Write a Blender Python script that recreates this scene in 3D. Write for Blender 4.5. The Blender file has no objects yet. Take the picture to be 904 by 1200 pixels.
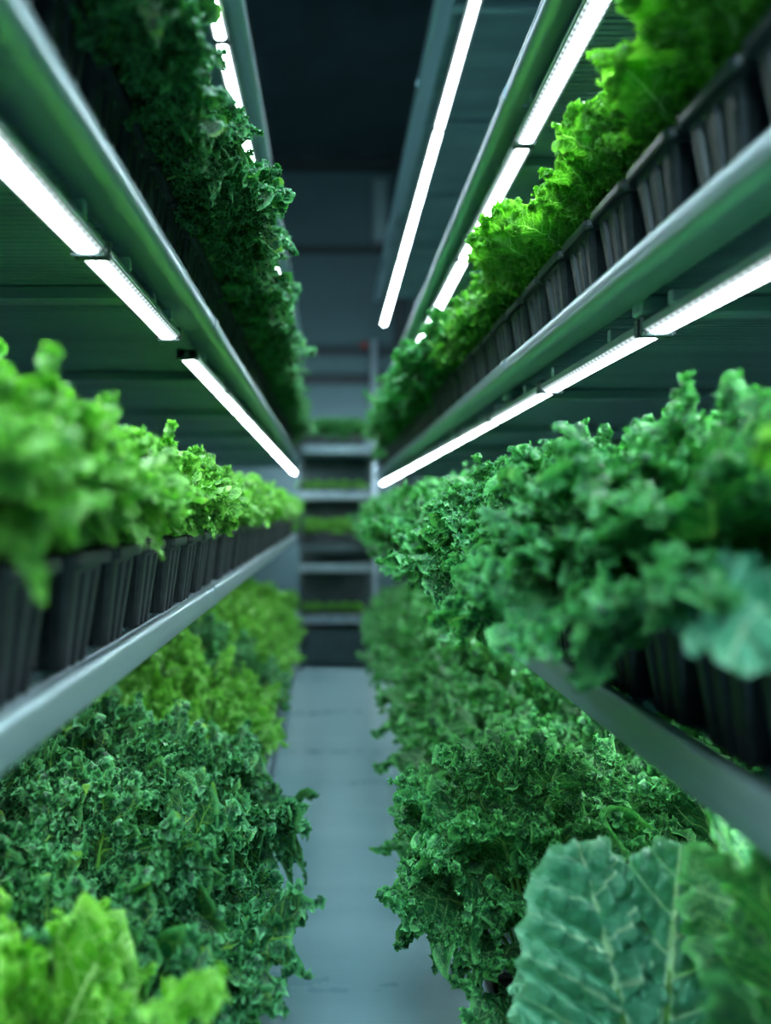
import bpy, math, random
import numpy as np
from mathutils import Vector

SC = bpy.context.scene
COL = SC.collection
PI = math.pi
EYE = 1.2                     # eye height above the floor, metres
END = 6.2                     # racks run this far from the viewer
XL, XR = -0.26, 0.39          # aisle faces of the two racks
RD = 0.95                     # rack depth
rnd = random.Random(7)

# ------------------------------------------------------------------ materials
def mat(name):
    m = bpy.data.materials.new(name); m.use_nodes = True
    nt = m.node_tree; nt.nodes.clear()
    out = nt.nodes.new('ShaderNodeOutputMaterial')
    return m, nt, out

class NT:
    def __init__(s, nt): s.nt = nt
    def n(s, typ, **kw):
        nd = s.nt.nodes.new(typ)
        for k, v in kw.items(): setattr(nd, k, v)
        return nd
    def l(s, a, b): s.nt.links.new(a, b)
    def put(s, sock, v):
        if hasattr(v, 'is_output'): s.l(v, sock)
        else: sock.default_value = v
    def math(s, op, a, b=0.0, c=None, clamp=False):
        nd = s.n('ShaderNodeMath', operation=op, use_clamp=clamp)
        s.put(nd.inputs[0], a); s.put(nd.inputs[1], b)
        if c is not None: s.put(nd.inputs[2], c)
        return nd.outputs[0]
    def mix(s, fac, a, b):
        nd = s.n('ShaderNodeMix', data_type='RGBA')
        s.put(nd.inputs[0], fac); s.put(nd.inputs[6], a); s.put(nd.inputs[7], b)
        return nd.outputs[2]
    def noise(s, vec, scale, detail=3, rough=.5):
        nd = s.n('ShaderNodeTexNoise'); s.l(vec, nd.inputs['Vector'])
        nd.inputs['Scale'].default_value = scale; nd.inputs['Detail'].default_value = detail
        nd.inputs['Roughness'].default_value = rough
        return nd.outputs[0]
    def step(s, v, lo, hi):
        nd = s.n('ShaderNodeMapRange', interpolation_type='SMOOTHSTEP')
        s.put(nd.inputs[0], v); s.put(nd.inputs[1], lo); s.put(nd.inputs[2], hi)
        return nd.outputs[0]

def c4(c): return (c[0], c[1], c[2], 1)

def leaf_mat(name, dark, light, edge, vein, nveins=7, net=.35, wobble=.12, trans=.25, rough=.42, pucker=1.0, spec=.5, edge_lo=.86, bsc=330, veinw=.02):
    m, nt, out = mat(name); g = NT(nt)
    uv = g.n('ShaderNodeUVMap', uv_map='blade'); sep = g.n('ShaderNodeSeparateXYZ'); g.l(uv.outputs[0], sep.inputs[0])
    a, b = sep.outputs[0], sep.outputs[1]
    ed = g.n('ShaderNodeAttribute', attribute_name='edge').outputs['Fac']
    rn = g.n('ShaderNodeAttribute', attribute_name='tone').outputs['Fac']
    geo = g.n('ShaderNodeTexCoord').outputs['Object']
    oi = g.n('ShaderNodeObjectInfo').outputs['Random']
    ab = g.math('ABSOLUTE', b)
    # side veins: lines slanting up from the midrib
    wob = g.noise(uv.outputs[0], 5, 2)
    t = g.math('SUBTRACT', a, g.math('MULTIPLY', ab, .75))
    t = g.math('ADD', t, g.math('MULTIPLY', wob, wobble))
    t = g.math('MULTIPLY', t, float(nveins))
    side = g.math('MULTIPLY', g.math('SIGN', b), .25)
    t = g.math('ADD', t, side)
    fr = g.math('ABSOLUTE', g.math('SUBTRACT', g.math('FRACT', t), .5))       # 0 at the line
    w1 = g.math('MULTIPLY', g.math('SUBTRACT', 1.15, ed), veinw * nveins * .8)
    v1 = g.math('SUBTRACT', 1.0, g.step(fr, 0.0, w1))
    w0 = g.math('MULTIPLY', g.math('SUBTRACT', 1.15, a), veinw * 1.5)
    v0 = g.math('SUBTRACT', 1.0, g.step(ab, g.math('MULTIPLY', w0, .45), w0))
    fine = g.n('ShaderNodeTexVoronoi', feature='DISTANCE_TO_EDGE'); g.l(uv.outputs[0], fine.inputs['Vector'])
    fine.inputs['Scale'].default_value = 16
    v2 = g.math('MULTIPLY', g.math('SUBTRACT', 1.0, g.step(fine.outputs[0], 0.0, .09)), net)
    v = g.math('MAXIMUM', g.math('MAXIMUM', v0, g.math('MULTIPLY', v1, .8)), v2)
    v = g.math('MULTIPLY', v, g.step(a, -3.0, -2.0))
    ns = g.noise(geo, 28, 4, .6)
    f = g.math('ADD', g.math('MULTIPLY', g.step(ns, .35, .68), .6), g.math('MULTIPLY', rn, .45))
    f = g.math('MULTIPLY', f, g.math('ADD', .75, g.math('MULTIPLY', oi, .4)), clamp=True)
    col = g.mix(f, c4(dark), c4(light))
    col = g.mix(g.math('MULTIPLY', g.step(ed, edge_lo, 1.0), .8), col, c4(edge))  # pale frill margin, brightened so the tips also carry painted-in highlights
    col = g.mix(g.math('MULTIPLY', v, .75), col, c4(vein))
    # bump: crinkle + raised veins
    vb = g.n('ShaderNodeTexVoronoi', feature='SMOOTH_F1'); g.l(geo, vb.inputs['Vector']); vb.inputs['Scale'].default_value = bsc
    hsum = g.math('ADD', g.math('MULTIPLY', g.math('SUBTRACT', 1.0, vb.outputs[0]), .0022 * pucker), g.math('MULTIPLY', g.noise(geo, 120, 3), .003 * pucker))
    hsum = g.math('ADD', hsum, g.math('MULTIPLY', v, .0008))
    bp = g.n('ShaderNodeBump'); bp.inputs['Strength'].default_value = .8; bp.inputs['Distance'].default_value = 1.0
    g.l(hsum, bp.inputs['Height'])
    p = g.n('ShaderNodeBsdfPrincipled'); g.l(col, p.inputs['Base Color']); p.inputs['Roughness'].default_value = rough
    p.inputs['Specular IOR Level'].default_value = spec
    g.l(bp.outputs[0], p.inputs['Normal'])
    tr = g.n('ShaderNodeBsdfTranslucent')
    tc = g.n('ShaderNodeMix', data_type='RGBA', blend_type='MULTIPLY'); tc.inputs[0].default_value = 1.0
    g.l(col, tc.inputs[6]); tc.inputs[7].default_value = (1.4, 1.8, .75, 1)
    g.l(tc.outputs[2], tr.inputs['Color']); g.l(bp.outputs[0], tr.inputs['Normal'])
    mx = g.n('ShaderNodeMixShader'); mx.inputs[0].default_value = trans
    g.l(p.outputs[0], mx.inputs[1]); g.l(tr.outputs[0], mx.inputs[2]); g.l(mx.outputs[0], out.inputs[0])
    return m

def simple_mat(name, col, rough=.5, metal=0.0, nscale=20, namt=.15, bump=0.0, bscale=80, spec=.5, stretch=None, coat=0.0):
    m, nt, out = mat(name); g = NT(nt)
    geo = g.n('ShaderNodeTexCoord').outputs['Object']
    if stretch:
        mp = g.n('ShaderNodeMapping'); mp.inputs['Scale'].default_value = stretch; g.l(geo, mp.inputs[0]); geo = mp.outputs[0]
    ns = g.noise(geo, nscale, 5, .6)
    c = g.mix(g.step(ns, .3, .7), c4([v * (1 - namt) for v in col]), c4([min(1, v * (1 + namt)) for v in col]))
    p = g.n('ShaderNodeBsdfPrincipled'); g.l(c, p.inputs['Base Color']); p.inputs['Metallic'].default_value = metal
    g.l(g.math('ADD', rough - .08, g.math('MULTIPLY', ns, .16)), p.inputs['Roughness'])
    p.inputs['Specular IOR Level'].default_value = spec
    p.inputs['Coat Weight'].default_value = coat
    if bump:
        bp = g.n('ShaderNodeBump'); bp.inputs['Strength'].default_value = .6; bp.inputs['Distance'].default_value = bump
        g.l(g.noise(geo, bscale, 4), bp.inputs['Height']); g.l(bp.outputs[0], p.inputs['Normal'])
    g.l(p.outputs[0], out.inputs[0])
    return m

def led_mat(name, strength, period):
    """white diffuser, with the single diodes showing as brighter dots along the strip"""
    m, nt, out = mat(name); g = NT(nt)
    geo = g.n('ShaderNodeTexCoord').outputs['Object']; sep = g.n('ShaderNodeSeparateXYZ'); g.l(geo, sep.inputs[0])
    w = g.math('ABSOLUTE', g.math('SUBTRACT', g.math('FRACT', g.math('DIVIDE', sep.outputs[1], period)), .5))
    x = g.math('ABSOLUTE', sep.outputs[0])
    k = g.math('ADD', .55, g.math('MULTIPLY', g.step(w, .5, .1), .6))
    core = g.math('SUBTRACT', 1.008, g.step(x, .005, .017))
    e = g.n('ShaderNodeEmission'); e.inputs[0].default_value = (.80, .97, 1.0, 1)
    g.l(g.math('MULTIPLY', g.math('MULTIPLY', k, core), strength), e.inputs[1])
    g.l(e.outputs[0], out.inputs[0])
    return m

M = {}
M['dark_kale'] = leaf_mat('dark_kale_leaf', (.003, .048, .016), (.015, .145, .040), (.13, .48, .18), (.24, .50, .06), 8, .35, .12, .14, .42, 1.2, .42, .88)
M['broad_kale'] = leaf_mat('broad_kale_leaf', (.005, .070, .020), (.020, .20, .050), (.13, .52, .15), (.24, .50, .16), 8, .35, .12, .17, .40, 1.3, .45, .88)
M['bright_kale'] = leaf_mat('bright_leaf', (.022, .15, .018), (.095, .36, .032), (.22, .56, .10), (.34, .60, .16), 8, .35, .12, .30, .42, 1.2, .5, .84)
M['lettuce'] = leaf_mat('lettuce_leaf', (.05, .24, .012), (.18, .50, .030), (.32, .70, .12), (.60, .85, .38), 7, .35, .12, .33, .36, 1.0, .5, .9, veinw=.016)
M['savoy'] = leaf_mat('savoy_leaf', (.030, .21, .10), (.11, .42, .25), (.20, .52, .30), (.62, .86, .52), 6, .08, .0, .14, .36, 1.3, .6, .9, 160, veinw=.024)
M['stem'] = simple_mat('stem_green', (.12, .34, .05), .4, 0, 40, .3)
M['pot'] = simple_mat('black_plastic', (.036, .045, .051), .34, 0, 60, .25, .0006, 300, .55)
M['soil'] = simple_mat('dark_soil', (.02, .014, .01), .95, 0, 90, .5, .004, 160)
M['metal'] = simple_mat('galvanised_steel', (.40, .53, .60), .30, .55, 14, .12, .0003, 60, .5, (1, .06, 1))
M['green_metal'] = simple_mat('coated_steel_sheet', (.20, .33, .34), .42, .25, 9, .18, .0004, 40, .5, (.12, 1, 1))
M['dark_metal'] = simple_mat('dark_coated_steel', (.035, .06, .065), .45, .4, 10, .2)
M['slate_metal'] = simple_mat('slate_steel', (.16, .22, .25), .4, .4, 10, .15)
M['housing'] = simple_mat('lamp_housing', (.30, .42, .42), .35, .5, 20, .1)
M['connector'] = simple_mat('grey_connector', (.10, .14, .15), .4)
M['led_a'] = led_mat('led_diffuser', 100.0, .016)
M['led_c'] = led_mat('led_diffuser_low', 34.0, .016)
M['led_b'] = led_mat('led_diffuser_high', 84.0, .020)
M['yellow'] = simple_mat('yellow_plastic', (.75, .42, .03), .5)
M['red'] = simple_mat('red_plastic', (.45, .03, .02), .5)

# floor: grey-blue sealed floor, faint cross bands and scuffs
def floor_mat():
    m, nt, out = mat('sealed_floor'); g = NT(nt)
    geo = g.n('ShaderNodeTexCoord').outputs['Object']
    mp = g.n('ShaderNodeMapping'); mp.inputs['Scale'].default_value = (.35, 3.2, 1); g.l(geo, mp.inputs[0])
    n1 = g.noise(mp.outputs[0], 1.5, 5, .6); n2 = g.noise(geo, 16, 5, .65)
    f = g.math('ADD', g.math('MULTIPLY', g.step(n1, .3, .7), .6), g.math('MULTIPLY', n2, .4))
    c = g.mix(f, (.20, .33, .37, 1), (.31, .46, .50, 1))
    p = g.n('ShaderNodeBsdfPrincipled'); g.l(c, p.inputs['Base Color'])
    g.l(g.math('ADD', .22, g.math('MULTIPLY', f, .22)), p.inputs['Roughness'])
    bp = g.n('ShaderNodeBump'); bp.inputs['Strength'].default_value = .3; bp.inputs['Distance'].default_value = .002
    g.l(n2, bp.inputs['Height']); g.l(bp.outputs[0], p.inputs['Normal'])
    g.l(p.outputs[0], out.inputs[0]); return m
M['floor'] = floor_mat()
M['wall'] = simple_mat('wall_panel', (.065, .125, .135), .6, 0, 1.2, .12)
M['ceiling'] = simple_mat('dark_ceiling', (.04, .07, .08), .7, 0, 2, .2)
M['beam'] = simple_mat('dark_beam', (.02, .03, .034), .6, 0, 4, .2)
M['pipe'] = simple_mat('pale_pipe', (.24, .31, .34), .45, .1, 6, .1)

# ------------------------------------------------------------------ mesh helpers
def mesh_np(name, V, F, mats, smooth=True, uv=None, attrs=None, midx=None):
    """F: (n,4) int array, or list of tuples"""
    me = bpy.data.meshes.new(name)
    V = np.asarray(V, dtype=np.float32)
    if isinstance(F, np.ndarray):
        me.vertices.add(len(V)); me.vertices.foreach_set('co', V.ravel())
        n = len(F); me.loops.add(n * 4); me.polygons.add(n)
        me.loops.foreach_set('vertex_index', F.ravel().astype(np.int32))
        me.polygons.foreach_set('loop_start', np.arange(0, n * 4, 4, dtype=np.int32))
        me.polygons.foreach_set('loop_total', np.full(n, 4, dtype=np.int32))
        me.update(calc_edges=True)
        if uv is not None:
            u = me.uv_layers.new(name='blade'); u.data.foreach_set('uv', uv[F.ravel()].astype(np.float32).ravel())
        if attrs:
            for k, a in attrs.items():
                at = me.attributes.new(k, 'FLOAT', 'POINT'); at.data.foreach_set('value', a.astype(np.float32))
    else:
        me.from_pydata([tuple(map(float, v)) for v in V], [], F); me.update()
    for m in mats: me.materials.append(m)
    if midx is not None: me.polygons.foreach_set('material_index', np.asarray(midx, dtype=np.int32))
    me.polygons.foreach_set('use_smooth', np.full(len(me.polygons), smooth))
    me.update()
    return me

def link(name, me, parent=None, loc=(0, 0, 0)):
    o = bpy.data.objects.new(name, me); COL.objects.link(o); o.parent = parent; o.location = loc
    return o

def empty(name, loc, label, cat, group=None):
    o = bpy.data.objects.new(name, None); COL.objects.link(o); o.location = loc
    o.empty_display_size = .05
    o['label'] = label; o['category'] = cat
    if group: o['group'] = group
    return o

class MB:
    def __init__(s): s.v = []; s.f = []; s.m = []
    def box(s, x0, x1, y0, y1, z0, z1, bev=0.0, m=0):
        """box with chamfered edges"""
        xs, ys, zs = sorted((x0, x1)), sorted((y0, y1)), sorted((z0, z1))
        b = min(bev, (xs[1]-xs[0])/2.2, (ys[1]-ys[0])/2.2, (zs[1]-zs[0])/2.2)
        base = len(s.v)
        if b <= 0:
            for x in xs:
                for y in ys:
                    for z in zs: s.v.append((x, y, z))
            for f in ((0,1,3,2),(4,6,7,5),(0,4,5,1),(2,3,7,6),(0,2,6,4),(1,5,7,3)):
                s.f.append(tuple(base+i for i in f)); s.m.append(m)
            return
        idx = {}
        for i in (0, 1):
            for j in (0, 1):
                for k in (0, 1):
                    sx, sy, sz = (1 if i == 0 else -1), (1 if j == 0 else -1), (1 if k == 0 else -1)
                    for ax in range(3):
                        p = [xs[i] + sx*b, ys[j] + sy*b, zs[k] + sz*b]
                        p[ax] = (xs[i], ys[j], zs[k])[ax]
                        idx[(i, j, k, ax)] = len(s.v); s.v.append(tuple(p))
        def add(f): s.f.append(tuple(f)); s.m.append(m)
        for i in (0, 1):
            q = [idx[(i,0,0,0)], idx[(i,1,0,0)], idx[(i,1,1,0)], idx[(i,0,1,0)]]; add(q if i else q[::-1])
            q = [idx[(0,i,0,1)], idx[(1,i,0,1)], idx[(1,i,1,1)], idx[(0,i,1,1)]]; add(q[::-1] if i else q)
            q = [idx[(0,0,i,2)], idx[(1,0,i,2)], idx[(1,1,i,2)], idx[(0,1,i,2)]]; add(q if i else q[::-1])
        for i in (0, 1):
            for j in (0, 1):
                add((idx[(i,j,0,0)], idx[(i,j,1,0)], idx[(i,j,1,1)], idx[(i,j,0,1)]))
                add((idx[(i,0,j,0)], idx[(i,1,j,0)], idx[(i,1,j,2)], idx[(i,0,j,2)]))
                add((idx[(0,i,j,1)], idx[(1,i,j,1)], idx[(1,i,j,2)], idx[(0,i,j,2)]))
                for k in (0, 1): add((idx[(i,j,k,0)], idx[(i,j,k,1)], idx[(i,j,k,2)]))
    def prism_y(s, prof, y0, y1, m=0, ny=1):
        """closed profile [(x,z)] swept along y"""
        base = len(s.v); n = len(prof)
        for j in range(ny + 1):
            y = y0 + (y1 - y0) * j / ny
            for (x, z) in prof: s.v.append((x, y, z))
        for j in range(ny):
            for i in range(n):
                k = (i + 1) % n; a = base + j * n
                s.f.append((a+i, a+k, a+n+k, a+n+i)); s.m.append(m)
        s.f.append(tuple(base + i for i in range(n))); s.m.append(m)
        s.f.append(tuple(base + ny*n + i for i in range(n))[::-1]); s.m.append(m)
    def tube(s, p0, p1, r, n=14, m=0, r1=None):
        p0, p1 = Vector(p0), Vector(p1); d = (p1 - p0).normalized()
        u = d.orthogonal().normalized(); w = d.cross(u); base = len(s.v)
        for p, rr in ((p0, r), (p1, r if r1 is None else r1)):
            for i in range(n):
                a = 2*PI*i/n; s.v.append(tuple(p + (u*math.cos(a) + w*math.sin(a))*rr))
        for i in range(n):
            k = (i+1) % n; s.f.append((base+i, base+k, base+n+k, base+n+i)); s.m.append(m)
        s.f.append(tuple(base+i for i in range(n))[::-1]); s.m.append(m)
        s.f.append(tuple(base+n+i for i in range(n))); s.m.append(m)
    def build(s, name, mats, parent=None, loc=(0,0,0), smooth=False):
        if not isinstance(mats, (list, tuple)): mats = [mats]
        me = mesh_np(name, s.v, s.f, mats, smooth, midx=s.m)
        if smooth:
            try: me.set_sharp_from_angle(angle=math.radians(40))
            except Exception: pass
        return link(name, me, parent, loc)

# ------------------------------------------------------------------ leaves
def leaf(rs, L, W, az, e0, e1, pet, frill=(.2, .1, .045), freq=(5, 15, 44), nth=260, nr=9, lobes=.08, cup=.0,
         twist=0.0, pucker=0.0, start=(0, 0, 0), rpow=(2, 4, 7), puckf=26, tipw=1.0, curls=0, crad=.09, cmin=.35, bub=0, coarse=False):
    """one leaf: a disc-like blade with a crimped margin carried on an arched midrib. Returns V, F, uv, edge, tone, midrib path"""
    th = np.linspace(-PI, PI, nth, endpoint=False)
    r = np.linspace(0, 1, nr + 1)[1:] ** .8
    # margin noise: phase wander so that no two curls are alike
    def wander(k):
        a = rs.uniform(0, 2*PI, 6); f = np.arange(1, 7)
        return k * sum(np.sin(f[i]*th + a[i]) / (i + 1) for i in range(6))
    R, TH = np.meshgrid(r, th, indexing='ij')
    outl = 1 + lobes * np.sin(8*th + wander(.8)) + lobes*.6*np.sin(19*th + wander(1.0))
    ca = .46
    back = np.where(np.cos(th) < 0, .46, .54)
    ra = back * L * outl; rb = W * .5 * outl * (1 + .12*np.cos(th)*tipw)
    f1 = frill[0]*W*np.sin(freq[0]*th + wander(.9)); f2 = frill[1]*W*np.sin(freq[1]*th + wander(1.6)); f3 = frill[2]*W*np.sin(freq[2]*th + wander(2.6))
    g1 = frill[0]*.5*W*np.sin(freq[0]*th + wander(.9) + 1.5); g2 = frill[1]*.8*W*np.cos(freq[1]*th + wander(1.6)); g3 = frill[2]*.9*W*np.cos(freq[2]*th + wander(2.6))
    # less curling where the blade joins the stalk
    damp = .35 + .65*np.clip((np.cos(th) + 1.0) / .6, 0, 1)
    P = [R**p for p in rpow]
    H = (f1*damp)*P[0] + (f2*damp)*P[1] + (f3*damp)*P[2]
    G = (g1*damp)*P[1] + (g2*damp)*P[1] + (g3*damp)*P[2]
    t2 = frill[1]*.6*W*np.sin(freq[1]*1.3*th + wander(1.2))*P[1] + frill[2]*.8*W*np.sin(freq[2]*1.27*th + wander(1.2))*P[2]
    A = ca*L + R*ra*np.cos(TH) + G*np.cos(TH) - t2*np.sin(TH)
    B = R*rb*np.sin(TH) + G*np.sin(TH) + t2*np.cos(TH)
    if bub:
        an, bn = A / L, np.abs(B) / L
        t_ = bub*(an - .75*bn) + .25*np.sign(B)
        row_ = np.floor(t_ + .5)
        c1 = np.abs(np.cos(PI*t_))**.75
        c2 = np.abs(np.sin(PI*(bn*bub*1.9 + row_*.37 + .35*np.sin(9*an))))**.8
        H = H + W*.17*(c1*(.25 + .75*c2))*np.clip(bn*14, 0, 1)*(1 - .5*R**4) + W*.018*np.sin(70*an + row_)*np.sin(60*bn)
    if pucker:
        ph = rs.uniform(0, 6, 4)
        k = puckf / L
        H = H + pucker*W*R**.3*(np.abs(np.sin(k*(A - .7*np.abs(B))*.5 + ph[0]))**.7 * np.abs(np.sin(k*B*.55 + ph[1] + .5*np.sin(k*A*.3)))**.7 - .4) \
              + pucker*.5*W*np.sin(k*A*1.3 + ph[2])*np.sin(k*B*1.2 + ph[3])
    H = H + cup * (B**2) / max(W, 1e-6) * 2 + .03*W*np.exp(-(np.abs(B)/(.05*W))**2)*-1
    cur = None
    if curls:                                   # small ruffled lobes crowding the blade towards its margin
        ri = np.clip((rs.uniform(cmin**1.6, 1.02, curls)**(1/1.6)), 0, 1)
        ii = np.clip(np.searchsorted(r, ri), 0, nr - 1); jj = rs.randint(0, nth, curls)
        cA, cB, cH = A[ii, jj], B[ii, jj], H[ii, jj]
        m_, k_ = (11, 2) if coarse else (16, 2)
        t_ = np.linspace(0, 2*PI, m_, endpoint=False); q_ = np.array([.05, .62, 1.0] if k_ == 2 else [.05, .55, .82, 1.0])
        Q, T_ = np.meshgrid(q_, t_, indexing='ij')
        rad = crad * L * rs.uniform(.65, 1.3, curls)[:, None, None]
        ph = rs.uniform(0, 2*PI, (4, curls, 1, 1)); fq = rs.choice([4, 5, 6], curls)[:, None, None]
        rr = rad * Q * (1 + .12*Q*np.sin(fq*T_ + ph[0]) + .07*Q*np.sin(9*T_ + ph[1]))
        lx = rr*np.cos(T_); ly = rr*np.sin(T_)
        lz = rad*(.42*Q**2*np.sin(fq*T_ + ph[2]) + .26*Q**2.5*np.sin(9*T_ + ph[3]) - .75*Q**2 + .6) * rs.choice([1, -1], curls)[:, None, None]
        tx = rs.normal(0, .55, curls)[:, None, None]; ty = rs.normal(0, .55, curls)[:, None, None]
        y2 = ly*np.cos(tx) - lz*np.sin(tx); z2 = ly*np.sin(tx) + lz*np.cos(tx)
        x3 = lx*np.cos(ty) + z2*np.sin(ty); z3 = -lx*np.sin(ty) + z2*np.cos(ty)
        dA = (cA[:, None, None] + x3).ravel(); dB = (cB[:, None, None] + y2).ravel(); dH = (cH[:, None, None] + z3).ravel()
        dE = np.broadcast_to(.72 + .28*Q, x3.shape).ravel()
        bi = np.arange(curls*(k_+1)*m_).reshape(curls, k_+1, m_)
        dF = np.stack([bi[:, :-1], bi[:, 1:], np.roll(bi[:, 1:], -1, 2), np.roll(bi[:, :-1], -1, 2)], -1).reshape(-1, 4)
        cur = (dA, dB, dH, dE, dF)
    # centre vertex
    A = np.concatenate([[ca*L], A.ravel()]); B = np.concatenate([[0], B.ravel()]); H = np.concatenate([[0], H.ravel()])
    edge = np.concatenate([[0], R.ravel()]); nb = len(A)
    if cur is not None:
        A = np.concatenate([A, cur[0]]); B = np.concatenate([B, cur[1]]); H = np.concatenate([H, cur[2]]); edge = np.concatenate([edge, cur[3]])
    # midrib path
    N = 24; s = np.linspace(0, 1, N); tot = pet + L
    frac = np.clip((s*tot) / tot, 0, 1)
    e = e0 + (e1 - e0) * frac**1.5
    ds = tot / (N - 1)
    hx = np.concatenate([[0], np.cumsum(np.cos(e[:-1]) * ds)]); hz = np.concatenate([[0], np.cumsum(np.sin(e[:-1]) * ds)])
    sl = (A + pet)
    u = sl / tot * (N - 1); 
    uc = np.clip(u, 0, N - 1.001); i0 = uc.astype(int); w = uc - i0
    ex = e[i0]*(1-w) + e[np.minimum(i0+1, N-1)]*w
    over = (u - uc) * ds
    px = hx[i0]*(1-w) + hx[np.minimum(i0+1, N-1)]*w + np.cos(ex)*over
    pz = hz[i0]*(1-w) + hz[np.minimum(i0+1, N-1)]*w + np.sin(ex)*over
    tw = twist * np.clip(sl / tot, 0, 1)
    bb = B*np.cos(tw) - H*np.sin(tw); hh = B*np.sin(tw) + H*np.cos(tw)
    X = px - np.sin(ex)*hh; Z = pz + np.cos(ex)*hh; Y = bb
    ca_, sa_ = math.cos(az), math.sin(az)
    V = np.stack([X*ca_ - Y*sa_ + start[0], X*sa_ + Y*ca_ + start[1], Z + start[2]], 1)
    idx = 1 + np.arange(nr*nth).reshape(nr, nth)
    a = idx[:-1]; b = idx[1:]
    F = np.stack([a, b, np.roll(b, -1, 1), np.roll(a, -1, 1)], -1).reshape(-1, 4)
    c = idx[0][::2]; c1 = idx[0][1::2]; c2 = np.roll(idx[0], -2)[::2]
    Fc = np.stack([np.zeros_like(c), c, c1, c2], 1)
    F = np.concatenate([F, Fc])
    if cur is not None: F = np.concatenate([F, cur[4] + nb])
    uv = np.stack([A / L, B / L], 1); uv[nb:, 0] -= 6
    tone = np.full(len(V), rs.uniform(0, 1)); tone[nb:] = np.clip(tone[nb:] + rs.uniform(-.2, .2), 0, 1)
    path = np.stack([hx*ca_ + start[0], hx*sa_ + start[1], hz + start[2]], 1)
    npet = max(3, int(N * (pet + .55*L) / tot))
    return V, F, uv, edge, tone, path[:npet]

def tube_path(path, r0, r1, n=8):
    path = np.asarray(path); V = []; F = []
    for i, p in enumerate(path):
        d = path[min(i+1, len(path)-1)] - path[max(i-1, 0)]; d = d / (np.linalg.norm(d) + 1e-9)
        u = np.cross(d, [0.3, .2, 1.0]); u /= (np.linalg.norm(u) + 1e-9); w = np.cross(d, u)
        r = r0 + (r1 - r0) * i / (len(path) - 1)
        for k in range(n):
            a = 2*PI*k/n; V.append(p + (u*math.cos(a) + w*math.sin(a))*r)
    for i in range(len(path) - 1):
        for k in range(n):
            q = (k+1) % n; F.append((i*n+k, i*n+q, (i+1)*n+q, (i+1)*n+k))
    return np.array(V), np.array(F)

def plant_meshes(name, mat_key, leaves, stem_r=.0035):
    Vs, Fs, U, E, T = [], [], [], [], []; off = 0; SV, SF = [], []; so = 0
    for lf in leaves:
        V, F, uv, ed, tn, path = lf
        Vs.append(V); Fs.append(F + off); U.append(uv); E.append(ed); T.append(tn); off += len(V)
        a, b = tube_path(path - np.array([0, 0, .0012]), stem_r, stem_r*.35); SV.append(a); SF.append(b + so); so += len(a)
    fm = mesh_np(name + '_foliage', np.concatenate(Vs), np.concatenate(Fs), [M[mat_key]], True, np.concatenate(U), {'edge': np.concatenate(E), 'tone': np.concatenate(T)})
    sm = mesh_np(name + '_stems', np.concatenate(SV), np.concatenate(SF), [M['stem']], True)
    return fm, sm

GA = PI * (3 - math.sqrt(5))
def make_plant(name, kind, seed, tall=0.0, far=False):
    rs = np.random.RandomState(seed); lv = []; d = math.radians
    spec = dict(                 # n, start elevation, end elevation, length, stalk, leaf settings
        dark_kale=(22, (88, 46), (66, -16), (.105, .135), (.10, .07), dict(frill=(.15, .07, .03), freq=(5, 13, 30), nth=150, nr=7, lobes=.14, curls=215, crad=.056, cmin=.25, pucker=.02, rpow=(2, 2.6, 3.6)), .9),
        broad_kale=(16, (86, 42), (54, -30), (.13, .17), (.10, .06), dict(frill=(.13, .08, .035), freq=(5, 14, 36), nth=180, nr=9, lobes=.10, curls=150, crad=.050, cmin=.66, pucker=.03, rpow=(2, 3, 5)), .9),
        bright_kale=(20, (88, 50), (74, -8), (.09, .12), (.10, .06), dict(frill=(.15, .09, .04), freq=(5, 13, 30), nth=150, nr=7, lobes=.13, curls=85, crad=.080, cmin=.4, pucker=.03, rpow=(2, 3, 4)), .85),
        lettuce=(15, (88, 58), (76, 14), (.15, .18), (.035, .045), dict(frill=(.10, .06, .025), freq=(4, 11, 30), nth=240, nr=12, lobes=.06, curls=64, crad=.05, cmin=.9, pucker=.035, rpow=(2, 3, 5)), .82),
        savoy=(11, (86, 50), (66, -24), (.17, .22), (.06, .07), dict(frill=(.07, .05, .016), freq=(4, 11, 34), nth=240, nr=26, lobes=.05, bub=6, rpow=(2, 3, 6)), .72))
    n, (ea, eb), (fa, fb), (la, lb), (pa, pb), kw, wr = spec[kind]
    if tall > 0: eb += 12; fb += 8
    if tall < 0: fb -= 26; eb -= 10; tall = 0; n += 5
    if far:                      # plants well down the aisle: same build, coarser curls
        n = int(n*.72); kw = dict(kw, nth=72, nr=5, curls=int(kw.get('curls', 0)*.36), crad=kw.get('crad', .05)*1.55, frill=(kw['frill'][0], kw['frill'][1], 0), coarse=True)
    for i in range(n):
        q = i / (n - 1); az = i*GA + rs.uniform(-.3, .3)
        L = la + (lb - la)*q + rs.uniform(-.1, .1)*la
        cup = rs.uniform(-.2, .6) if kind == 'lettuce' else rs.uniform(-.8, .2)
        lv.append(leaf(rs, L, L*wr, az, d(ea + (eb - ea)*q + rs.uniform(-6, 6)), d(fa + (fb - fa)*q + rs.uniform(-13, 13)),
                       pa + (pb - pa)*q + rs.uniform(-.012, .022) + tall, cup=cup, twist=rs.uniform(-.4, .4), **kw))
    return plant_meshes(name, kind, lv)

BANK = {}
for kind, nvar in (('broad_kale', 3), ('bright_kale', 3), ('lettuce', 3)):
    BANK[kind] = [make_plant('%s_%s' % (kind, 'abcdef'[i]), kind, 100 + 17*i + len(kind)) for i in range(nvar)]

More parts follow.
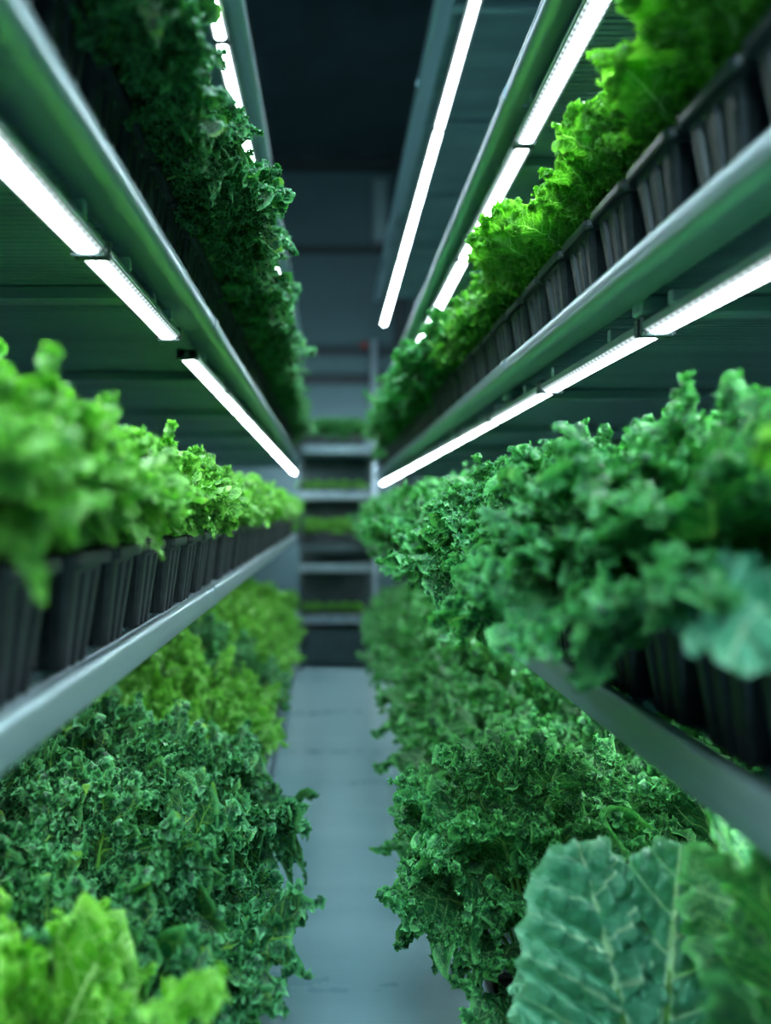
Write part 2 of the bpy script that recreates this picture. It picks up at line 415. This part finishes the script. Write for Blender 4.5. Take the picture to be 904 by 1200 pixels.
for kind, nvar in (('dark_kale', 2), ('broad_kale', 3), ('bright_kale', 2), ('lettuce', 2)):
    BANK['tall_' + kind] = [make_plant('tall_%s_%s' % (kind, 'abcdef'[i]), kind, 400 + 13*i + len(kind), .075) for i in range(nvar)]

BANK['hang_dark_kale'] = [make_plant('hang_dark_kale_%s' % 'abc'[i], 'dark_kale', 700 + 9*i, -1) for i in range(2)]

for kind in ('dark_kale', 'broad_kale', 'bright_kale'):
    BANK['far_tall_' + kind] = [make_plant('far_tall_' + kind, kind, 800 + 9*i, .075, True) for i in range(2)]
    if kind != 'dark_kale': BANK['far_' + kind] = [make_plant('far_' + kind, kind, 850 + 9*i, 0, True) for i in range(3)]
BANK['far_hang_dark_kale'] = [make_plant('far_hang_dark_kale', 'dark_kale', 880 + 9*i, -1, True) for i in range(3)]

# ------------------------------------------------------------------ pot
def pot_meshes():
    """square tapered grow pot: grooved sides, rolled rim, compost inside"""
    def section(h, groove, z):
        pts = []; c = h*.18
        side = [(-1+.0, 0)]
        loc = [(-h + c, 0), (-h*.55, 0), (-h*.50, groove), (-h*.20, groove), (-h*.15, 0), (h*.15, 0), (h*.20, groove), (h*.50, groove), (h*.55, 0), (h - c, 0), (h - c*.35, c*.35)]
        for k in range(4):
            a = k*PI/2; ca, sa = math.cos(a), math.sin(a)
            for (t, d) in loc:
                x, y = h - d, t
                pts.append((x*ca - y*sa, x*sa + y*ca, z))
        return pts
    rings = [section(.030, .003, 0), section(.031, .004, .004), section(.0425, .0045, .108), section(.043, .0, .112), section(.0435, 0, .128)]
    V = []; F = []; mi = []; n = len(rings[0])
    for r in rings: V += r
    for i in range(len(rings) - 1):
        for k in range(n):
            q = (k+1) % n; F.append((i*n+k, i*n+q, (i+1)*n+q, (i+1)*n+k)); mi.append(0)
    F.append(tuple(range(n))[::-1]); mi.append(0)
    b = len(V); V += section(.0415, 0, .128); V += section(.0405, 0, .114)
    t = (len(rings) - 1) * n
    for k in range(n):
        q = (k+1) % n
        F.append((t+k, t+q, b+q, b+k)); mi.append(0); F.append((b+k, b+q, b+n+q, b+n+k)); mi.append(0)
    F.append(tuple(b+n+k for k in range(n))); mi.append(1)
    pot = mesh_np('pot', V, F, [M['pot'], M['soil']], False, midx=mi)
    rr = [section(.0425, 0, .117), section(.050, 0, .117), section(.0515, 0, .121), section(.0515, 0, .130), section(.050, 0, .133), section(.0445, 0, .134), section(.0425, 0, .131)]
    V = []; F = []
    for r in rr: V += r
    for i in range(len(rr)):
        j = (i+1) % len(rr)
        for k in range(n):
            q = (k+1) % n; F.append((i*n+k, i*n+q, j*n+q, j*n+k))
    rim = mesh_np('rim', V, F, [M['pot']], False)
    return pot, rim
POT, RIM = pot_meshes()
POT_H = .134

NOUN = {'dark_kale': ('potted_kale', 'kale'), 'broad_kale': ('potted_kale', 'kale'), 'bright_kale': ('potted_lettuce', 'lettuce'),
        'lettuce': ('potted_lettuce', 'lettuce'), 'savoy': ('potted_cabbage', 'cabbage')}
def potted(kind, var, x, y, h, label, group, fs=1.0, fz=1.0, ps=1.0, lean=0.0, rot=None, off=(0, 0), tall=False):
    """one potted plant; h is the height of the pot's base relative to the eye"""
    nm, cat = NOUN[kind]
    root = empty(nm, (x, y, EYE + h), label, cat, group)
    p = link('pot', POT, root); p.scale = (ps*1.2, ps*1.2, ps)
    link('rim', RIM, p)
    bk = (tall + '_' if tall else '') + kind
    if y > (1.6 if abs(x - .06) < .5 else (1.2 if tall else .5)) and 'far_' + bk in BANK: bk = 'far_' + bk
    fm, sm = BANK[bk][var % len(BANK[bk])]
    rz = rnd.uniform(0, 2*PI) if rot is None else rot
    f = link('foliage', fm, root); s = link('stem', sm, root)
    for o in (f, s):
        o.location = (off[0], off[1], (POT_H - .022)*ps); o.scale = (fs, fs, fs*fz)
        o.rotation_mode = 'ZYX' if False else 'XYZ'
        o.rotation_euler = (0, lean, 0)
    # spin about the plant's own axis first, lean afterwards
    from mathutils import Matrix
    for o in (f, s):
        mt = Matrix.Translation(o.location) @ Matrix.Rotation(lean, 4, 'Y') @ Matrix.Rotation(rz, 4, 'Z') @ Matrix.Diagonal((fs, fs, fs*fz, 1))
        o.matrix_local = mt
    return root

ORD = ['first', 'second', 'third', 'fourth', 'fifth', 'sixth', 'seventh', 'eighth', 'ninth', 'tenth', 'eleventh', 'twelfth', 'thirteenth', 'fourteenth',
       'fifteenth', 'sixteenth', 'seventeenth', 'eighteenth', 'nineteenth', 'twentieth']
LOOK = {'dark_kale': 'dark tightly curled kale', 'broad_kale': 'dark frilly kale', 'bright_kale': 'bright green curly lettuce', 'lettuce': 'yellow-green leafy lettuce', 'savoy': 'blue-green crinkled cabbage'}

def row(side, shelf, x, h, d0, pitch, choose, fs, n_near, fz=1.0, ps=1.0, lean=0.0, end=None, where='front row', off=(0, 0), tall=False):
    end = end or 6.12
    rnd.seed('%s %s %s' % (side, shelf, where))
    y = d0; i = 0
    while y < end:
        if 5.1 < y < 5.76: y += pitch; continue
        kind = choose(y); k = i
        if i < n_near:
            lab = '%s, %s %s shelf, %s, %s pot from the near end' % (LOOK[kind], shelf, side, where, ORD[k])
            grp = '%s on the %s %s shelf' % (NOUN[kind][1] + ' plants', shelf, side)
        else:
            lab = '%s, blurred far end of %s %s shelf, %s' % (LOOK[kind], shelf, side, where)
            grp = 'far %s in %s of %s %s shelf' % (NOUN[kind][1] + ' plants', where, shelf, side)
        s = fs(y) * (.66 if y > 4.8 else 1)
        potted(kind, rnd.randrange(8), x + rnd.uniform(-.003, .003), y, h, lab, grp, s*rnd.uniform(.92, 1.1), fz, ps, lean + rnd.uniform(-.08, .08), off=off, tall=tall)
        y += pitch; i += 1

# upper left shelf: dark curly kale leaning over the aisle
row('left', 'upper', XL - .075, .4295, .62, .132, lambda y: 'dark_kale', lambda y: .86 if y < 1.2 else (1.0 if y < 1.5 else (1.12 if y < 2.4 else .92)), 17, 1.0, lean=.20, off=(.022, 0), tall='hang')
# middle left shelf: bright curly greens
row('left', 'middle', XL - .075, -.1785, .50, .148, lambda y: 'bright_kale', lambda y: 1.0 if y < 1.1 else .96, 17, .95, lean=.03, off=(.0, 0))
row('left', 'middle', XL - .215, -.1785, .56, .134, lambda y: 'bright_kale', lambda y: 1.15 if y < .9 else .98, 12, 1.1, end=3.0, where='second row')
# upper right shelf
row('right', 'upper', XR + .075, .3325, .62, .130, lambda y: 'lettuce' if y < 1.55 else ('bright_kale' if y < 2.2 else 'broad_kale'), lambda y: rnd.uniform(.68, .98) if y < 1.55 else (.92 if y < 2.2 else 1.15), 17, 1.0, lean=-.14, off=(.01, 0))
# middle right shelf
row('right', 'middle', XR + .075, -.2625, .74, .130, lambda y: 'broad_kale', lambda y: 1.15, 17, 1.0, lean=-.28, off=(-.035, 0))
# bottom shelves: bigger plants on long stalks, three rows deep
def bl(y): return 'lettuce' if y < .80 else ('dark_kale' if y < 1.75 else ('bright_kale' if y < 2.6 else ('dark_kale' if y < 3.1 else 'bright_kale')))
row('left', 'bottom', XL - .11, -1.0725, .64, .21, bl, lambda y: 1.56 if y < .8 else (1.5 if y < 1.6 else 1.12), 12, 1.12, 1.2, lean=.02, off=(-.02, 0), tall='tall')
row('left', 'bottom', XL - .33, -1.0725, .70, .22, bl, lambda y: 1.5, 12, 1.15, 1.2, where='second row', tall='tall')
row('left', 'bottom', XL - .55, -1.0725, .77, .24, bl, lambda y: 1.5, 8, 1.15, 1.2, end=3.2, where='third row', tall='tall')
row('right', 'bottom', XR + .11, -1.0725, 1.56, .21, lambda y: 'broad_kale', lambda y: 1.15, 12, 1.12, 1.2, lean=-.10, tall='tall')
row('right', 'bottom', XR + .33, -1.0725, 1.20, .22, lambda y: 'broad_kale', lambda y: 1.5, 12, 1.12, 1.2, where='second row', tall='tall')
row('right', 'bottom', XR + .55, -1.0725, 1.2, .24, lambda y: 'broad_kale', lambda y: 1.5, 8, 1.12, 1.2, end=3.0, where='third row', tall='tall')

# ------------------------------------------------------------------ single plants close to the viewer on the right
def special(name, cat, kind, x, y, h, ps, leaves, label, stem_r=.004, grp=None):
    root = empty(name, (x, y, EYE + h), label, cat, grp)
    p = link('pot', POT, root); p.scale = (ps*1.2, ps*1.2, ps); link('rim', RIM, p)
    fm, sm = plant_meshes(name + '_close', kind, leaves, stem_r)
    for nm, me in (('foliage', fm), ('stem', sm)):
        link(nm, me, root, (0, 0, (POT_H - .022)*ps))
    return root
rs = np.random.RandomState(5); D = math.radians
lv = [leaf(rs, .15, .13, D(a), D(e0), D(e1), pet, (.10, .06, .025), (4, 11, 30), 240, 12, .06, .3, .1, .035, rpow=(2, 3, 5), curls=30, crad=.05, cmin=.92)
      for (a, e0, e1, pet) in ((168, 74, 44, .12), (190, 80, 55, .15), (140, 70, 30, .10), (60, 80, 40, .1), (-60, 80, 30, .08), (0, 80, 40, .1))]
special('potted_lettuce', 'lettuce', 'lettuce', .465, .47, -.2625, 1.0, lv, 'blurred bright green lettuce at right edge of middle right shelf, above the crinkled cabbage', .004)
# crinkled cabbage on the bottom right shelf, with its big leaves standing towards the viewer
lv = [leaf(rs, .30, .23, D(105), D(88), D(50), .22, (.06, .02, .007), (3, 11, 30), 360, 54, .02, -.5, .05, .0, rpow=(2, 3, 6), bub=7),
      leaf(rs, .27, .19, D(52), D(84), D(60), .25, (.06, .02, .007), (3, 11, 30), 340, 50, .02, -.5, -.1, .0, rpow=(2, 3, 6), bub=6),
      leaf(rs, .24, .18, D(-120), D(60), D(38), .12, (.06, .05, .015), (4, 11, 34), 300, 34, .05, -.5, .2, .0, rpow=(2, 3, 6), bub=6),
      leaf(rs, .24, .19, D(-160), D(62), D(-5), .16, (.06, .05, .015), (4, 11, 34), 300, 34, .05, -.5, -.2, .0, rpow=(2, 3, 6), bub=6),
      leaf(rs, .24, .18, D(100), D(72), D(30), .17, (.06, .05, .015), (4, 11, 34), 260, 30, .05, -.5, .2, .0, rpow=(2, 3, 6), bub=6),
      leaf(rs, .24, .18, D(20), D(70), D(20), .2, (.06, .05, .015), (4, 11, 34), 260, 30, .05, -.5, .2, .0, rpow=(2, 3, 6), bub=6)]
special('potted_cabbage', 'cabbage', 'savoy', .365, .77, -1.0725, 1.25, lv, 'blue-green crinkled cabbage with pale veins, broad leaf upright on bottom right shelf', .006)
# the large curly kale in focus, spreading over the aisle
lv = []
for i, (a, e0, e1, pet, L) in enumerate(((178, 82, 22, .30, .20), (200, 76, -12, .22, .20), (160, 80, 8, .24, .20), (215, 80, 10, .27, .19), (235, 84, 30, .32, .19), (255, 80, 10, .27, .18),
        (275, 84, 35, .33, .18), (140, 82, 20, .28, .18), (300, 80, 15, .30, .19), (190, 86, 50, .36, .17), (120, 84, 30, .30, .18), (225, 87, 60, .38, .16), (330, 80, 15, .28, .19),
        (0, 80, 20, .30, .19), (30, 80, 25, .30, .18), (60, 82, 30, .30, .18), (90, 84, 40, .33, .17), (280, 88, 64, .38, .16), (350, 86, 55, .37, .16), (185, 72, -22, .16, .17), (240, 74, -15, .19, .17))):
    lv.append(leaf(rs, L, L*.92, D(a), D(e0), D(e1), pet, (.13, .08, .035), (5, 14, 36), 260, 11, .10, rs.uniform(-.7, .1), rs.uniform(-.3, .3), .03, rpow=(2, 3, 5), curls=230, crad=.045, cmin=.6))
special('potted_kale', 'kale', 'broad_kale', .375, 1.28, -1.0725, 1.2, lv, 'large dark curly kale in focus, bottom right shelf, its leaves reaching over the aisle', .0055)
potted('broad_kale', 1, .40, 1.0, -1.0725, 'low dark curly kale on bottom right shelf at lower edge, left of the crinkled cabbage', None, 1.15, .9)
# darker plant nearer still, under the middle shelf
lv = [leaf(rs, .24, .18, D(a), D(87 - 2*i), D(78 - 6*i), .36, (.07, .05, .018), (4, 11, 34), 260, 22, .05, -.3, .1*(-1)**i, .03, rpow=(2, 3, 6)) for i, a in enumerate((-100, 30, 170, -40, 110, -150, 80))]
special('potted_lettuce', 'lettuce', 'broad_kale', .56, .66, -1.0725, 1.25, lv, 'large dark green leafy plant beneath the middle right shelf at bottom corner', .006)
# middle right shelf, first three plants: big soft leaves hanging over the aisle
lv = [leaf(rs, .17, .15, D(175), D(70), D(-60), .05, (.06, .05, .016), (4, 11, 34), 260, 26, .05, -.6, .0, .0, rpow=(2, 3, 6), bub=6),
      leaf(rs, .20, .15, D(-95), D(88), D(70), .18, (.06, .05, .016), (4, 11, 34), 260, 26, .05, -.6, .1, .0, rpow=(2, 3, 6), bub=6),
      leaf(rs, .18, .15, D(-150), D(60), D(-70), .05, (.06, .05, .016), (4, 11, 34), 260, 26, .05, -.6, -.1, .0, rpow=(2, 3, 6), bub=6),
      leaf(rs, .17, .14, D(-100), D(70), D(0), .07, (.06, .05, .016), (4, 11, 34), 260, 26, .05, -.6, -.1, .0, rpow=(2, 3, 6), bub=6),
      leaf(rs, .17, .14, D(60), D(80), D(30), .10, (.06, .05, .016), (4, 11, 34), 260, 26, .05, -.6, -.1, .0, rpow=(2, 3, 6), bub=6)]
special('potted_cabbage', 'cabbage', 'savoy', XR + .065, .60, -.2625, 1.0, lv, 'blurred blue-green crinkled cabbage hanging over front of middle right shelf, nearest pot', .005)

# ------------------------------------------------------------------ racks
def rail_profile(sgn, hgt, lipw=.014, flange=.075):
    """front channel: rounded vertical face, rolled top lip, step and flat flange below. x grows towards the rack; z=0 at the top"""
    pts = []
    for i in range(7):                         # rolled top
        a = PI - PI*i/6*1.0
        pts.append((.008 + .008*math.cos(a), -.008 + .008*math.sin(a)))
    pts += [(.016, -.014), (.0125, -.016), (.0125, -hgt + .012)]
    pts += [(.030, -hgt + .010), (.034, -hgt + .006), (flange - .012, -hgt + .006), (flange - .008, -hgt + .016), (flange, -hgt + .016), (flange, -hgt), (flange - .018, -hgt - .003), (.036, -hgt - .001), (.030, -hgt - .004), (.008, -hgt - .004)]
    pts += [(.003, -hgt + .000), (.0, -hgt + .005), (-.001, -hgt*.5)]
    return [(sgn*x, z) for x, z in pts]

def corrugated(mb, x0, x1, y0, y1, z, amp=.0035, period=.016, th=.003):
    """folded sheet: ridges run across the shelf"""
    n = int((y1 - y0) / period); zs = []
    ys = []
    for i in range(n):
        for f, u in ((0, 0), (.42, 0), (.5, 1), (.92, 1)):
            ys.append(y0 + (i + f)*period); zs.append(z + (amp if u else 0))
    base = len(mb.v); k = len(ys)
    for y, zz in zip(ys, zs):
        mb.v += [(x0, y, zz), (x1, y, zz), (x1, y, zz + th), (x0, y, zz + th)]
    for i in range(k - 1):
        a = base + i*4; b = a + 4
        for p, q in ((0, 1), (1, 2), (2, 3), (3, 0)):
            mb.f.append((a+p, a+q, b+q, b+p)); mb.m.append(0)

def led(parent_unused, x, y0, y1, z, wid, matk, label, grp):
    """one LED batten hung under a shelf"""
    root = empty('led_batten', (x, (y0+y1)/2, EYE + z), label, 'strip light', grp)
    L = (y1 - y0)/2 - .006; w = wid/2
    mb = MB(); mb.prism_y([(-w-.004, 0), (-w-.004, .010), (-w*.6, .020), (w*.6, .020), (w+.004, .010), (w+.004, 0)], -L, L); mb.build('housing', M['housing'], root)
    mb = MB(); prof = [(-w, .0)] + [(w*math.cos(PI + PI*i/8), .006*math.sin(PI + PI*i/8)) for i in range(1, 8)] + [(w, 0)]
    mb.prism_y(prof, -L+.008, L-.008, 0, 1); mb.build('diffuser', M[matk], root, smooth=True)
    for s in (-1, 1):
        mb = MB(); mb.box(-w-.006, w+.006, s*L-.008*(s > 0), s*L+.008*(s < 0), -.008, .021, .003); mb.build('end_cap', M['connector'], root)
    mb = MB(); mb.box(-.005, .005, -L-.007, -L, .002, .012, .002); mb.build('connector', M['connector'], root)
    for yy in (-.6*L, .6*L):
        mb = MB(); mb.box(-w-.008, w+.008, yy-.006, yy+.006, .010, .030, .002); mb.build('clip', M['metal'], root)
    return root

def rack(name, label, side, X, tiers):
    s = -1 if side == 'left' else 1
    root = empty(name, (X, 0, 0), label, 'rack')
    y0, y1 = -.4, END
    for (h, rh, post) in tiers:                # h: top of the front rail relative to the eye
        z = EYE + h
        mb = MB(); corrugated(mb, s*.06, s*RD, y0, y1, z - .020)
        sh = mb.build('shelf', M['green_metal'], root)
        # front rail in lengths, with joint sleeves between
        cuts = [y0, 1.55, 3.1, 4.65, y1]
        for a, b in zip(cuts[:-1], cuts[1:]):
            mb = MB(); mb.prism_y([(x, zz + z) for x, zz in rail_profile(s, rh)], a + .002, b - .002)
            mb.build('front_rail', M['metal'], sh, smooth=True)
        for c in cuts[1:-1]:
            mb = MB(); mb.prism_y([(x*1.0 - s*.002, zz*1.04 + z + .0012) for x, zz in rail_profile(s, rh, flange=.05)], c - .022, c + .022)
            mb.build('joint_sleeve', M['metal'], sh, smooth=True)
        mb = MB(); mb.prism_y([(s*(RD - .03) + u, v + z - .03) for u, v in ((0, 0), (s*.03, 0), (s*.03, .05), (0, .05))], y0, y1); mb.build('back_rail', M['dark_metal'], sh)
        yy = .35 if side == 'left' else .10
        yy += .15
        while yy < y1:
            if yy > -.3:
                mb = MB(); mb.box(s*.07, s*(RD - .02), yy - .016, yy + .016, z - .050, z - .021, .004); mb.build('crossbar', M['green_metal'], sh)
            yy += .78
    for yy in (-.35, 1.4, 2.95, 4.5, 6.1):
        mb = MB(); mb.box(s*(RD + .0), s*(RD + .05), yy - .03, yy + .03, 0, EYE + tiers[-1][0] + .25, .004); mb.build('post', M['dark_metal'], root)
        mb = MB(); mb.box(s*(RD - .06), s*(RD + .11), yy - .06, yy + .06, 0, .012, .003); mb.build('foot_plate', M['dark_metal'], root)
    # base plinth under the bottom shelf with a gutter rail along the aisle
    mb = MB(); mb.box(s*.05, s*(RD - .05), y0, y1, .0, .07, .004); mb.build('plinth', M['dark_metal'], root)
    mb = MB(); mb.prism_y([(s*x, z) for x, z in ((-.006, .002), (.05, .002), (.05, .030), (.046, .030), (.046, .008), (.0, .008), (.0, .034), (-.006, .034))], y0, y1); mb.build('gutter', M['metal'], root)
    return root

rack('plant_rack', 'tall steel plant rack with four shelves along left side of the aisle', 'left', XL,
     [(-1.06, .045, 0), (-.166, .044, 0), (.442, .030, 0), (1.555, .030, 0)])
rack('plant_rack', 'tall steel plant rack with five shelves along right side of the aisle', 'right', XR,
     [(-1.06, .045, 0), (-.250, .060, 0), (.345, .030, 0), (.955, .030, 0), (1.95, .030, 0)])

LAB = {('left', 'upper'): 'under upper left shelf', ('left', 'top'): 'under topmost left shelf', ('left', 'middle'): 'under middle left shelf',
       ('right', 'upper'): 'under the upper right shelf', ('right', 'third'): 'under second highest right shelf', ('right', 'top'): 'under topmost right shelf',
       ('right', 'middle'): 'under middle right shelf'}
def leds(side, shelf, x, z, wid, y0, seg, matk, gaps=(), near=6, end=None):
    y = y0; i = 0
    while y < (end or END) - .1:
        yy = y + seg
        lab = 'white LED strip light %s, %s from the near end' % (LAB[(side, shelf)], ORD[min(i, 19)])
        led(None, x, y, yy, z, wid, matk, lab, 'strip lights ' + LAB[(side, shelf)])
        y = yy + (.17 if i in gaps else 0); i += 1
leds('left', 'upper', XL - .085, .372, .042, .02, .48, 'led_a', gaps=(2,))
leds('left', 'top', XL - .085, 1.485, .044, .65, .75, 'led_b')
leds('left', 'middle', XL - .10, -.25, .040, .10, .60, 'led_c')
leds('right', 'upper', XR + .105, .275, .044, .04, .50, 'led_a')
leds('right', 'third', XR + .075, .885, .044, .14, .75, 'led_a')
leds('right', 'top', XR + .14, 1.88, .046, .74, .87, 'led_b')
leds('right', 'middle', XR + .12, -.345, .040, .10, .60, 'led_c')

# ------------------------------------------------------------------ cross rack closing the aisle
CY = 5.2
def end_rack():
    root = empty('end_rack', (.05, CY, 0), 'low dark steel rack standing across far end of the aisle', 'rack')
    x0, x1 = -.29, .27; dp = .45
    for h in (.51, .16, -.245, -.395, -.79):
        mb = MB(); mb.box(x0, x1, .0, .012, EYE + h - .065, EYE + h, .003); mb.box(x0, x1, .012, dp, EYE + h - .065, EYE + h - .055, .002)
        mb.build('shelf', M['slate_metal'] if h != -.245 else M['dark_metal'], root)
    for x in (x0 + .012, x1 - .012):
        for y in (.02, dp - .02):
            mb = MB(); mb.box(x - .012, x + .012, y - .008, y + .016, 0, EYE + .52, .002); mb.build('post', M['dark_metal'], root)
    mb = MB(); mb.box(x0 + .02, x1 - .02, .03, dp - .02, .03, .30, .006); mb.build('base_cabinet', M['dark_metal'], root)
    mb = MB(); mb.box(x0, x1, dp - .012, dp - .004, .02, EYE + .5, .001); mb.build('back_panel', M['dark_metal'], root)
    for hh in ((.16, .46), (-.19, .10)):
        mb = MB(); mb.box(x0 + .01, x1 - .01, .10, .105, EYE + hh[0], EYE + hh[1] - .13 if False else EYE + hh[0] + .01, .001)
end_rack()
for h, kind, fs, nm in ((.455, 'broad_kale', .75, 'top shelf'), (.105, 'bright_kale', .42, 'second shelf'), (-.30, 'bright_kale', .75, 'third shelf'), (-.845, 'bright_kale', .45, 'lowest shelf')):
    for i in range(5):
        potted(kind, i, -.21 + .105*i, CY + .10, h, '%s on %s of the low rack closing the aisle' % (LOOK[kind], nm), 'plants on %s of the end rack' % nm, fs, ps=.55 if h in (.105, -.845) else 1)

# ------------------------------------------------------------------ hall
def struct(name, mb, m, **kw):
    o = mb.build(name, m, **kw); o['kind'] = 'structure'; return o
WX, WB, WF, CZ = 2.6, 8.6, -2.0, 5.6
mb = MB(); mb.box(-WX, WX, WF, WB, -.1, 0); struct('floor', mb, M['floor'])
mb = MB(); mb.box(-WX, WX, WB, WB + .15, 0, CZ); struct('wall_back', mb, M['wall'])
mb = MB(); mb.box(-WX, WX, WF - .15, WF, 0, CZ); struct('wall_front', mb, M['wall'])
mb = MB(); mb.box(-WX - .15, -WX, WF, WB, 0, CZ); struct('wall_left', mb, M['ceiling'])
mb = MB(); mb.box(WX, WX + .15, WF, WB, 0, CZ); struct('wall_right', mb, M['ceiling'])
mb = MB(); mb.box(-WX, WX, WF, WB, CZ, CZ + .15); struct('ceiling', mb, M['ceiling'])
i = 1
for (h0, h1, dep) in ((4.28, 4.42, .10), (3.25, 3.33, .05), (1.97, 2.05, .07), (1.60, 1.72, .05)):
    mb = MB(); mb.box(-WX, WX, WB - dep, WB, EYE + h0, EYE + h1, .01); struct('trim_%d' % i, mb, M['beam']); i += 1
for (x, w, dep) in ((.86, .16, .12), (1.15, .22, .2)):
    mb = MB(); mb.box(x - w/2, x + w/2, WB - .12 - dep, WB - .12, 0, CZ, .01); struct('trim_%d' % i, mb, M['beam']); i += 1
for y in (2.0, 5.0):
    mb = MB(); mb.box(-WX, WX, y, y + .2, CZ - .25, CZ, .01); struct('trim_%d' % i, mb, M['beam']); i += 1
mb = MB(); mb.tube((.53, WB - .25, .0), (.53, WB - .25, EYE + 2.1), .05, 18)
p = mb.build('wall_pipe', M['pipe'], smooth=True); p['label'] = 'pale vertical pipe against the far wall beyond the racks'; p['category'] = 'pipe'
r = empty('junction_box', (.60, WB - .12, EYE + 3.71), 'grey electrical box high on the far wall', 'electrical box')
mb = MB(); mb.box(-.09, .09, -.12, .12, -.38, .38, .012); mb.build('casing', M['pipe'], r)
mb = MB(); mb.box(-.075, .075, -.128, -.12, -.34, .34, .004); mb.build('cover', M['housing'], r)
mb = MB(); mb.tube((0, 0, 0), (0, -.05, 0), .045, 16, r1=.03); o = mb.build('alarm_light', M['red'], loc=(.42, WB - .01, EYE + 2.095), smooth=True)
o['label'] = 'small red lamp on the beam across the far wall'; o['category'] = 'warning lamp'
mb = MB(); mb.box(-.022, .022, -.004, .004, -.05, .05, .002); o = mb.build('yellow_tag', M['yellow'], loc=(.285, CY - .02, EYE - .18))
o['label'] = 'small yellow tag on right end of the low rack across the aisle'; o['category'] = 'tag'

# ------------------------------------------------------------------ light
def area(name, loc, rot, sx, sy, power, col):
    l = bpy.data.lights.new(name, 'AREA'); l.shape = 'RECTANGLE'; l.size = sx; l.size_y = sy; l.energy = power; l.color = col
    o = bpy.data.objects.new(name, l); COL.objects.link(o); o.location = loc; o.rotation_euler = rot; return o
area('fill_light', (.05, 1.2, 5.3), (0, 0, 0), 1.6, 3.0, 190, (.56, .88, 1.0))  # unseen overhead fill, added for cool ambient light along the aisle
area('fill_light', (.0, -1.7, 3.4), (math.radians(64), 0, 0), 2.6, 1.2, 110, (.56, .88, 1.0))  # added fill behind the viewer, lighting pots and foliage from the front
area('fill_light', (.1, 7.4, 1.7), (math.radians(80), 0, 0), 1.4, .3, 30, (.7, .88, 1.0))  # low fill beyond the end rack, added to brighten the lower back wall

w = bpy.data.worlds.new('hall_dark'); SC.world = w; w.use_nodes = True
w.node_tree.nodes['Background'].inputs[0].default_value = (.10, .22, .26, 1); w.node_tree.nodes['Background'].inputs[1].default_value = .15

# ------------------------------------------------------------------ camera
cam = bpy.data.cameras.new('camera'); co = bpy.data.objects.new('camera', cam); COL.objects.link(co)
co.location = (0, 0, EYE); co.rotation_euler = (PI/2, 0, 0)
cam.sensor_fit = 'HORIZONTAL'; cam.sensor_width = 36; cam.lens = 36*800/904
cam.shift_x = 64/904; cam.clip_start = .02
cam.dof.use_dof = True; cam.dof.focus_distance = 1.22; cam.dof.aperture_fstop = 1.55
SC.camera = co
SC.view_settings.view_transform = 'Standard'; SC.view_settings.look = 'None'; SC.view_settings.gamma = 1; SC.view_settings.exposure = .15
SC.view_settings.use_curve_mapping = False
SC.cycles.use_denoising = True
SC.cycles.max_bounces = 7; SC.cycles.diffuse_bounces = 4; SC.cycles.glossy_bounces = 3; SC.cycles.transmission_bounces = 4
SC.cycles.sample_clamp_indirect = 6
